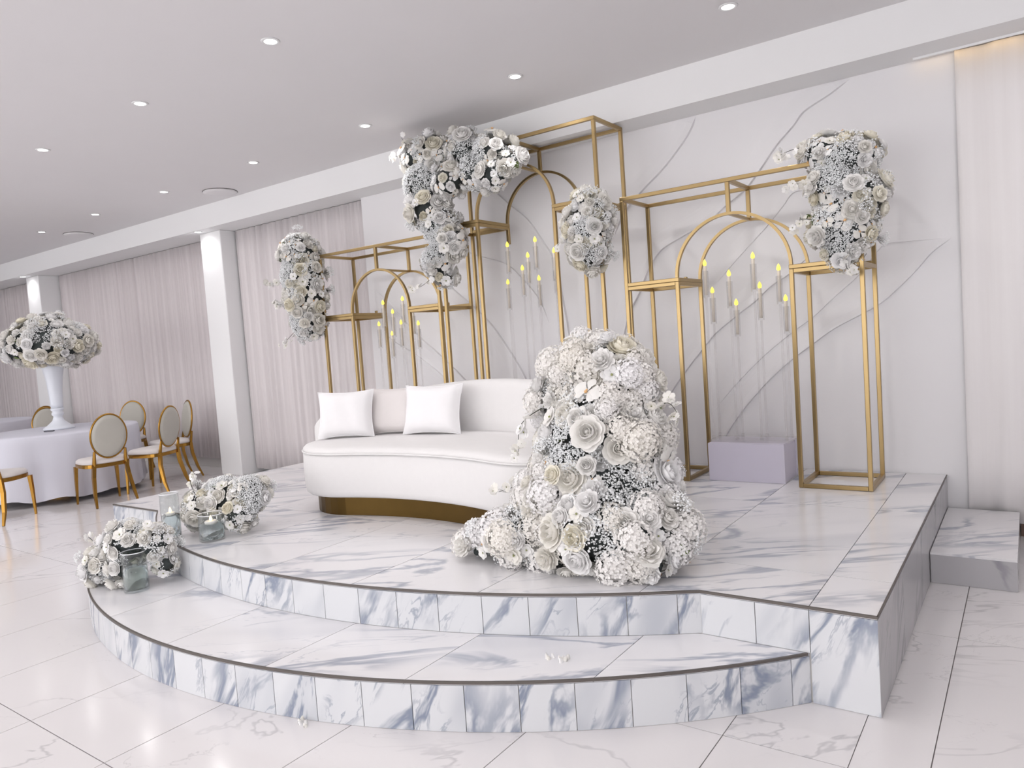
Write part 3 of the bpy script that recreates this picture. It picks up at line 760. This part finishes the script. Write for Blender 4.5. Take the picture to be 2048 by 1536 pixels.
def arrangement(name, label, blobs, base, mix, size, dmin, gyps, seed, zmin=-9, ntry=9000, core=.80, nleaf=6, twigs=(), cat='flower arrangement', filler=.12, group=None, nspray=12, avoid=()):
    rnd = random.Random(seed); e = empty(name, base, label, cat, group); B = Vector(base)
    bl = [(Vector(b[:3])-B, b[3]) for b in blobs]
    m = MB()
    for c, r in bl:
        rr = r*core
        if c.z-rr < zmin-B.z: rr = max(.02, c.z-(zmin-B.z)-.004) if c.z-(zmin-B.z)-.004 < rr else rr
        m.ball(c, rr, 2)
    m.build('floral_foam', 'foam_dark', e, True)
    area = [r*r for _, r in bl]; placed = []
    gp = [(Vector(g[:3])-B, g[3]) for g in gyps]
    def sdf(p): return min((p-c).length-r for c, r in bl)
    names = [k for k in mix for _ in range(mix[k])]
    cnt = 0
    def surf():
        c, r = rnd.choices(bl, area)[0]
        d = Vector((rnd.gauss(0, 1), rnd.gauss(0, 1), rnd.gauss(0, 1))).normalized(); return c+d*r, d
    def nrm_at(p):
        h = .02; g = Vector([sum(math.exp(-((p+dv-c).length-r)*18) for c, r in bl)-sum(math.exp(-((p-dv-c).length-r)*18) for c, r in bl) for dv in (Vector((h,0,0)), Vector((0,h,0)), Vector((0,0,h)))])
        return (-g).normalized() if g.length > 1e-9 else Vector((0, -1, 0))
    for _ in range(ntry):
        p, d = surf()
        if sdf(p) < -.012: continue
        s = size*rnd.choice((.72, .85, .95, 1.0, 1.1, 1.22))
        if any((p-c).length < r*1.25 for c, r in gp): continue
        if p.z+B.z < zmin+s*.75: continue
        if any(math.hypot(p.x+B.x-ax, p.y+B.y-ay) < ar+s and p.z+B.z < az+s for ax, ay, ar, az in avoid): continue
        if any((p-q).length < (s+t)*dmin for q, t in placed): continue
        nn = nrm_at(p); nn = (nn*.8+d*.5+Vector((0, -.12, .12))).normalized()
        k = rnd.choice(names); sc = s*{'hydrangea': 1.18, 'lisianthus': .70, 'orchid': .92, 'bloom': .95}.get(k, 1.0)
        placed.append((p, sc if k != 'hydrangea' else s))
        q = p+nn*rnd.choice((-.2, -.05, .1, .25, .45, .6))*s
        link(k, rnd.choice(KIND[k]), e, q, aim(nn, rnd), (sc, sc, sc*rnd.uniform(.85, 1.1)))
    # gypsophila: dense in its patches, scattered elsewhere between the blooms
    gs = []
    for _ in range(2600):
        p, d = surf()
        if sdf(p) < -.01 or p.z+B.z < zmin+.02: continue
        if any(math.hypot(p.x+B.x-ax, p.y+B.y-ay) < ar+size*.9 and p.z+B.z < az+size for ax, ay, ar, az in avoid): continue
        in_g = any((p-c).length < r*1.3 for c, r in gp)
        if not in_g and rnd.random() > filler*.35: continue
        if any((p-q).length < (size*.62 if in_g else size*1.5) for q in gs): continue
        gs.append(p); nn = (nrm_at(p)+d*.4).normalized()
        g = link('gypsophila', rnd.choice(GYP), e, p-nn*size*(.35 if in_g else .45), aim(nn, rnd), size*(.95 if in_g else 1.15)*rnd.uniform(.9, 1.2)); g['kind'] = 'stuff'
    for _ in range(nleaf):
        p, d = surf()
        if sdf(p) < -.01 or p.z+B.z < zmin+.05: continue
        nn = nrm_at(p); link('leaf', LEAF, e, p, aim((nn+Vector((rnd.uniform(-.8, .8), rnd.uniform(-.8, .8), rnd.uniform(-.8, .8)))).normalized(), rnd), size*rnd.uniform(.9, 1.4))
    for _ in range(nspray):
        p, d = surf()
        if sdf(p) < -.008 or p.z+B.z < zmin+.10: continue
        nn = (nrm_at(p)+Vector((rnd.uniform(-.5, .5), rnd.uniform(-.5, .5), rnd.uniform(-.3, .5)))).normalized(); ln = size*rnd.uniform(1.3, 2.2)
        g = link('gypsophila', rnd.choice(GYP), e, p+nn*ln*.35, aim(nn, rnd), (size*.8, size*.8, size*1.25)); g['kind'] = 'stuff'
    for tw in twigs: twig(e, B, [Vector(q)-B for q in tw], rnd, size*.42)
    return e

BIG = [(-1.735, 3.08, 1.215, 0.165), (-1.60, 3.06, 1.215, 0.150), (-1.554, 3.05, 1.124, 0.154), (-1.831, 3.08, 1.088, 0.162), (-1.647, 3.0, 0.93, 0.247), (-1.495, 3.0, 0.886, 0.156), (-1.818, 2.98, 0.857, 0.149), (-1.67, 2.92, 0.73, 0.232), (-1.471, 2.95, 0.689, 0.147), (-1.841, 2.85, 0.616, 0.153), (-1.578, 2.8, 0.556, 0.2), (-1.933, 2.76, 0.486, 0.136), (-2.083, 2.74, 0.44, 0.101), (-2.225, 2.72, 0.385, 0.068), (-1.719, 2.72, 0.461, 0.094), (-1.385, 2.85, 0.539, 0.152), (-1.292, 2.9, 0.513, 0.098), (-1.318, 2.74, 0.425, 0.063), (-1.485, 2.75, 0.456, 0.091)]
arrangement('floral_cascade', 'large cascade of white flowers spilling over the right end of the sofa', BIG, (-1.66, 2.95, HS),
    {'rose': 5, 'hydrangea': 6, 'bloom': 4, 'orchid': 2, 'lisianthus': 3, 'cream_rose': 1}, .062, .52,
    [(-1.70, 2.76, .92, .10), (-1.44, 2.80, .74, .11), (-1.45, 2.62, .52, .09), (-1.98, 2.66, .60, .08)], 11, HS, 14000, .86, 26,
    [[(-1.95, 3.0, .86), (-2.02, 2.95, .75), (-2.10, 2.88, .68), (-2.16, 2.84, .66)], [(-1.85, 2.9, 1.1), (-2.0, 2.85, 1.0), (-2.03, 2.85, .85)], [(-1.40, 3.0, 1.05), (-1.30, 2.98, 1.08), (-1.25, 2.98, 1.02)], [(-1.4, 2.95, .78), (-1.29, 2.95, .68), (-1.25, 2.95, .60)]], filler=.3)
LSH = [(-4.117, 4.6, 2.969, 0.099), (-3.897, 4.6, 2.964, 0.13), (-3.572, 4.58, 2.914, 0.118), (-3.308, 4.58, 2.848, 0.122), (-3.163, 4.58, 2.737, 0.083), (-4.013, 4.58, 2.722, 0.156), (-3.722, 4.55, 2.697, 0.119), (-3.475, 4.56, 2.719, 0.116), (-3.286, 4.56, 2.664, 0.099), (-3.962, 4.56, 2.509, 0.147), (-3.868, 4.56, 2.374, 0.138), (-3.801, 4.56, 2.244, 0.129), (-3.896, 4.56, 2.095, 0.122), (-3.876, 4.57, 1.952, 0.073)]
arrangement('hanging_floral_garland', 'white flower garland draped over the top left corner of the tallest frame', LSH, (-3.95, 4.6, 2.4),
    {'rose': 6, 'bloom': 4, 'orchid': 3, 'lisianthus': 3, 'cream_rose': 1}, .060, .56,
    [(-3.98, 4.44, 2.74, .14), (-3.45, 4.46, 2.83, .12), (-3.93, 4.44, 2.22, .13)], 12, -9, 9000, .86, 8,
    [[(-4.05, 4.55, 2.98), (-4.12, 4.52, 3.05), (-4.16, 4.5, 3.12)], [(-4.1, 4.55, 2.92), (-4.22, 4.5, 2.98), (-4.30, 4.5, 2.99)], [(-3.9, 4.5, 1.98), (-4.0, 4.45, 1.9), (-4.1, 4.42, 1.87)]], filler=.12)
CCN = [(-2.49, 4.55, 2.3, 0.112), (-2.501, 4.55, 2.153, 0.154), (-2.503, 4.55, 2.007, 0.126)]
arrangement('hanging_bouquet', 'oval white bouquet on the right post of the tallest frame', CCN, (-2.5, 4.55, 2.15),
    {'rose': 5, 'bloom': 3, 'orchid': 2, 'lisianthus': 4, 'cream_rose': 3}, .053, .56,
    [(-2.46, 4.40, 2.12, .045), (-2.62, 4.45, 2.07, .04), (-2.45, 4.44, 1.96, .045)], 13, -9, 6000, .86, 4,
    [[(-2.6, 4.5, 2.1), (-2.68, 4.47, 2.08), (-2.72, 4.46, 2.04)]], filler=.12)
LFT = [(-5.677, 4.6, 2.37, 0.163), (-5.667, 4.6, 2.168, 0.182), (-5.647, 4.6, 1.928, 0.182), (-5.632, 4.6, 1.711, 0.144)]
arrangement('hanging_bouquet', 'long white bouquet hanging on the left post of the left frame', LFT, (-5.65, 4.6, 2.0),
    {'rose': 5, 'bloom': 4, 'orchid': 2, 'lisianthus': 3, 'cream_rose': 2}, .066, .56,
    [(-5.72, 4.43, 2.20, .11), (-5.62, 4.42, 1.98, .05), (-5.66, 4.44, 1.70, .10), (-5.82, 4.5, 2.1, .07)], 14, -9, 6000, .86, 4,
    [[(-5.8, 4.5, 2.1), (-5.92, 4.46, 2.11), (-6.02, 4.45, 2.12)], [(-5.75, 4.5, 1.9), (-5.88, 4.46, 1.9), (-5.94, 4.45, 1.92)], [(-5.7, 4.5, 1.65), (-5.8, 4.46, 1.56), (-5.86, 4.45, 1.53)]], filler=.2)
RGT = [(-1.001, 4.72, 2.378, 0.096), (-0.837, 4.72, 2.33, 0.129), (-0.744, 4.72, 2.326, 0.064), (-0.926, 4.72, 2.158, 0.143), (-0.806, 4.72, 2.079, 0.14), (-0.93, 4.7, 1.95, 0.134), (-0.836, 4.7, 1.922, 0.123), (-0.895, 4.7, 1.798, 0.101), (-0.857, 4.7, 1.73, 0.041)]
arrangement('hanging_bouquet', 'tall white bouquet with orchids on the right post of the right frame', RGT, (-.88, 4.7, 2.05),
    {'rose': 5, 'bloom': 3, 'orchid': 5, 'lisianthus': 4, 'cream_rose': 3}, .055, .56,
    [(-.87, 4.58, 2.26, .10), (-.95, 4.57, 2.0, .04), (-.90, 4.58, 1.83, .075)], 15, -9, 6000, .86, 5,
    [[(-1.0, 4.66, 2.40), (-1.1, 4.62, 2.42), (-1.19, 4.6, 2.40), (-1.22, 4.6, 2.38)], [(-1.0, 4.66, 2.22), (-1.1, 4.62, 2.21), (-1.17, 4.6, 2.19)], [(-1.0, 4.62, 1.98), (-1.1, 4.6, 2.0), (-1.14, 4.6, 1.96)], [(-.86, 4.6, 1.76), (-.85, 4.57, 1.68), (-.80, 4.56, 1.66)]], filler=.2)
ST1 = [(-4.164, 2.45, 0.517, 0.098), (-4.047, 2.55, 0.565, 0.111), (-3.888, 2.6, 0.58, 0.103), (-3.882, 2.53, 0.482, 0.085)]
arrangement('low_floral_arrangement', 'low white flower cluster on the stage top beside the floating candle', ST1, (-4.0, 2.53, HS),
    {'rose': 5, 'bloom': 2, 'lisianthus': 4, 'cream_rose': 1}, .047, .58,
    [(-3.82, 2.57, .64, .06), (-3.78, 2.57, .52, .05), (-4.05, 2.53, .67, .05)], 16, HS, 5000, .85, 4,
    [[(-3.87, 2.5, .60), (-3.78, 2.48, .66), (-3.70, 2.47, .69)], [(-4.15, 2.42, .60), (-4.19, 2.42, .68), (-4.14, 2.42, .73)]], filler=.12, nspray=9, group='low flower clusters on the stage', avoid=((-3.927, 2.37, .072, .53), (-4.235, 2.30, .054, .64)))
ST2 = [(-4.316, 1.95, 0.301, 0.103), (-4.138, 2.0, 0.423, 0.112), (-3.983, 2.06, 0.423, 0.089), (-4.135, 1.96, 0.297, 0.070), (-3.974, 2.1, 0.299, 0.056)]
arrangement('low_floral_arrangement', 'low white flower cluster on the lower step beside a glass jar', ST2, (-4.14, 2.0, H1),
    {'rose': 5, 'bloom': 2, 'lisianthus': 4, 'cream_rose': 1}, .046, .58,
    [(-4.15, 2.02, .53, .055), (-4.05, 2.05, .52, .04), (-4.39, 1.90, .26, .04), (-4.08, 1.92, .36, .03)], 17, H1, 5000, .85, 4,
    [[(-4.3, 1.92, .38), (-4.36, 1.90, .44), (-4.38, 1.89, .46)], [(-4.0, 2.02, .5), (-3.93, 2.0, .53), (-3.91, 2.0, .54)]], filler=.12, nspray=9, group='low flower clusters on the stage', avoid=((-4.0, 1.945, .064, .41),))

# fallen petals
def petals(label, x, y, z, n, s, seed):
    rnd = random.Random(seed); e = empty('fallen_petals', (x, y, z), label, 'petals')
    for i in range(n):
        m = MB(); petal(m, rnd.uniform(0, 6), .8, [(.1*s, .002), (.5*s, .010), (.9*s, .018), (s, .012)], 3, 3, i, .003)
        link('petal', m.mesh('petal', 'petal', True), e, (rnd.uniform(-.035, .035), rnd.uniform(-.012, .012), .001+.004*(i % 2)))
petals('small white hydrangea petals fallen on the lower step', -1.479, 2.246, H1, 9, .020, 5)
petals('few white petals fallen on the floor before the step', -2.288, 1.685, 0, 5, .022, 6)

# ================================================================== GLASS CANDLE VASES
def vase_candle(label, x, y, z, r, h, water, floating, group='glass candle vases'):
    e = empty('glass_vase', (x, y, z), label, 'candle vase', group)
    MB().lathe([(r*.96, .001), (r, .006), (r, h), (r*.95, h), (r*.95, .014), (0, .013)], 28).build('glass', 'clear_glass', e, True)
    MB().tube([(r*.975*math.cos(2*PI*k/28), r*.975*math.sin(2*PI*k/28), h) for k in range(28)], .0028, 6, closed=True).build('rim', 'rim_highlight', e, True)  # opaque pale ring paints the highlight along the glass rim
    if water: MB().lathe([(0, .0135), (r*.935, .0145), (r*.935, water), (0, water)], 28).build('water', 'water', e, True)
    if floating:
        c = MB().lathe([(0, water-.012), (r*.45, water-.010), (r*.52, water+.012), (r*.40, water+.016), (0, water+.012)], 16).build('floating_candle', 'wax', e, True)
        f = MB().lathe([(0, water+.013), (.009, water+.022), (.006, water+.036), (0, water+.048)], 8).build('flame', 'tea_flame', c, True)
vase_candle('short round glass vase with a lit floating candle on the stage', -3.927, 2.37, HS, .072, .155, .10, True)
vase_candle('tall slim glass cylinder with a lit candle at the stage edge', -4.235, 2.30, HS, .054, .27, .14, True)
vase_candle('glass jar of water in front of the flowers on the lower step', -4.0, 1.945, H1, .064, .215, .13, False)

# ================================================================== TABLES AND CHAIRS
def table(x, y, R, z, label, clabel):
    e = empty('round_table', (x, y, 0), label, 'table', 'round guest tables')
    MB().lathe([(0, z-.045), (R-.02, z-.045), (R-.01, z-.02), (R-.02, z-.012), (0, z-.012)], 40).build('tabletop', 'wall_paint', e)
    MB().lathe([(.25, .002), (.25, .03), (.05, .06), (.05, z-.046)], 20).build('pedestal', 'chair_gold', e)
    m = MB(); R_ = []; n = 96
    for r, zz in ((0.01, z), (R*.5, z), (R*.93, z), (R, z-.004), (R+.012, z-.02), (R+.02, z-.10), (R+.03, z-.35), (R+.035, .06)):
        ring = []
        for k in range(n):
            a = 2*PI*k/n; d = max(0, (z-.03-zz)/z)
            rr = r + d*(.055*math.sin(11*a+.6*math.sin(3*a))+.02*math.sin(23*a+1))
            ring.append((rr*math.cos(a), rr*math.sin(a), zz+(.02*math.sin(11*a)+.006 if zz < .1 else 0)))
        R_.append(ring)
    m.rings(R_, False)
    o = m.build('tablecloth', 'tablecloth', None, True); o.location = (x, y, 0); tag(o, clabel, 'tablecloth', 'white tablecloths')
    return e
TX, TY, TZ = -9.17, 3.77, .75
table(TX, TY, .80, TZ, 'round guest table under a white cloth left of the stage', 'white floor length cloth on the table carrying the tall vase')
table(-12.80, 4.05, .80, TZ, 'round guest table far left behind the nearer table', 'white cloth on the distant table at the left picture edge')
vz = empty('trumpet_vase', (TX, TY, TZ), 'tall white trumpet vase standing on the round table', 'vase')
MB().lathe([(0, .001), (.16, .001), (.16, .02), (.115, .05), (.06, .10), (.045, .15), (.062, .17), (.062, .19), (.05, .205), (.068, .225), (.068, .245)], 28).build('foot', 'vase_white', vz, True)
MB().lathe([(.06, .245), (.064, .30), (.070, .42), (.082, .56), (.105, .70), (.135, .78), (.125, .78), (.10, .70)], 28, rfun=lambda a, z: 1+.03*math.cos(14*a)).build('trumpet', 'vase_white', vz, True)
TB = []
for k in range(9):
    a = 2*PI*k/9; TB.append((TX-.02+.26*math.cos(a), TY+.26*math.sin(a), 1.72+.03*(k % 2), .20))
TB += [(TX, TY, 1.77, .28), (TX+.10, TY-.08, 1.82, .22), (TX-.12, TY+.05, 1.80, .21)]
arrangement('floral_centrepiece', 'domed white rose centrepiece on the tall trumpet vase', TB, (TX, TY, 1.53),
    {'rose': 4, 'bloom': 6, 'lisianthus': 2, 'cream_rose': 2}, .066, .62,
    [(TX+.3, TY-.2, 1.82, .10), (TX-.2, TY-.3, 1.75, .08)], 18, 1.47, 9000, .92, 10, filler=.35)
o = MB().box((-.05, -.02, .001), (.05, .02, .014)).build('table_card', 'dark_item', bevel=.003); o.location = (TX+.23, TY-.20, TZ); o.rotation_euler = (0, 0, .7)
tag(o, 'small dark flat item lying at the foot of the tall vase', 'table card')

def make_chair():
    e = empty('oval_back_chair', (0, 0, 0)); w, d = .23, .215
    def sup(rx, ry, n=28, p=3.2):
        out = []
        for k in range(n):
            a = 2*PI*k/n; c, s = math.cos(a), math.sin(a)
            out.append((rx*math.copysign(abs(c)**(2/p), c), ry*math.copysign(abs(s)**(2/p), s)))
        return out
    def sring(k, z): return [(x, y, z) for x, y in sup(w*k, d*k)]
    MB().rings([sring(.99, .435), sring(1.0, .445), sring(.99, .465), sring(.90, .482), sring(.6, .49)]).build('seat', 'seat_pad', e, True)
    MB().rings([sring(.96, .395), sring(1.01, .40), sring(1.01, .434)]).build('seat_rail', 'chair_gold', e)
    for sx in (-1, 1):
        MB().tube([(sx*.20, .18, .40), (sx*.205, .19, .25), (sx*.21, .20, .001)], [.024, .020, .012], 4).build('leg', 'chair_gold', e)
        MB().tube([(sx*.155, -.20, .43), (sx*.17, -.205, .30), (sx*.19, -.25, .12), (sx*.20, -.30, .001)], [.024, .024, .020, .013], 4).build('leg', 'chair_gold', e)
        MB().tube([(sx*.155, -.20, .42), (sx*.152, -.215, .50), (sx*.150, -.228, .57)], [.020, .017, .012], 6).build('stile', 'chair_gold', e)
    cz, ry, rz = .715, .175, .225
    tilt = lambda u, v, y: (u, -.235-.12*(v)+y, cz+v)
    ring = [tilt(ry*math.cos(2*PI*k/40), rz*math.sin(2*PI*k/40), 0) for k in range(40)]
    MB().tube(ring, .010, 8, closed=True).build('back_frame', 'chair_gold', e, True)
    R = []
    for s, y in ((.3, .026), (.75, .024), (.95, .014), (.97, 0), (.95, -.014), (.75, -.024), (.3, -.026)):
        R.append([tilt(ry*s*math.cos(2*PI*k/40), rz*s*math.sin(2*PI*k/40), y) for k in range(40)])
    MB().rings(R).build('backrest', 'cream_pad', e, True)
    return e
proto = make_chair()
def face(x, y, tx, ty): return math.atan2(ty-y, tx-x)-PI/2
CH = [(-8.00, 3.67, TX, TY, 'gold oval-back chair seen from behind, nearest to the tall vase'),
      (-8.10, 4.27, TX, TY, 'gold oval-back chair in front of the wall, second along the table edge'),
      (-8.66, 4.78, -8.95, 3.5, 'gold oval-back chair seen edge-on, nearest the white column'),
      (-8.22, 2.78, -9.0, 3.75, 'gold oval-back chair cut off by the left picture edge, front seat corner showing'),
      (-9.90, 4.86, TX, TY, 'gold oval-back chair on the far side of the table, right of the vase'),
      (-10.55, 4.22, TX, TY, 'gold oval-back chair behind the foot of the tall vase'),
      (-11.55, 4.45, -12.85, 4.25, 'gold oval-back chair with its back to the vase, at the distant table'),
      (-10.45, 3.45, TX, TY, 'gold oval-back chair at the left picture edge behind the table')]
for i, (x, y, tx, ty, lb) in enumerate(CH):
    c = proto if i == 0 else copy_tree(proto)
    c.location = (x, y, 0); c.rotation_euler = (0, 0, face(x, y, tx, ty)); tag(c, lb, 'chair', 'gold oval-back chairs')
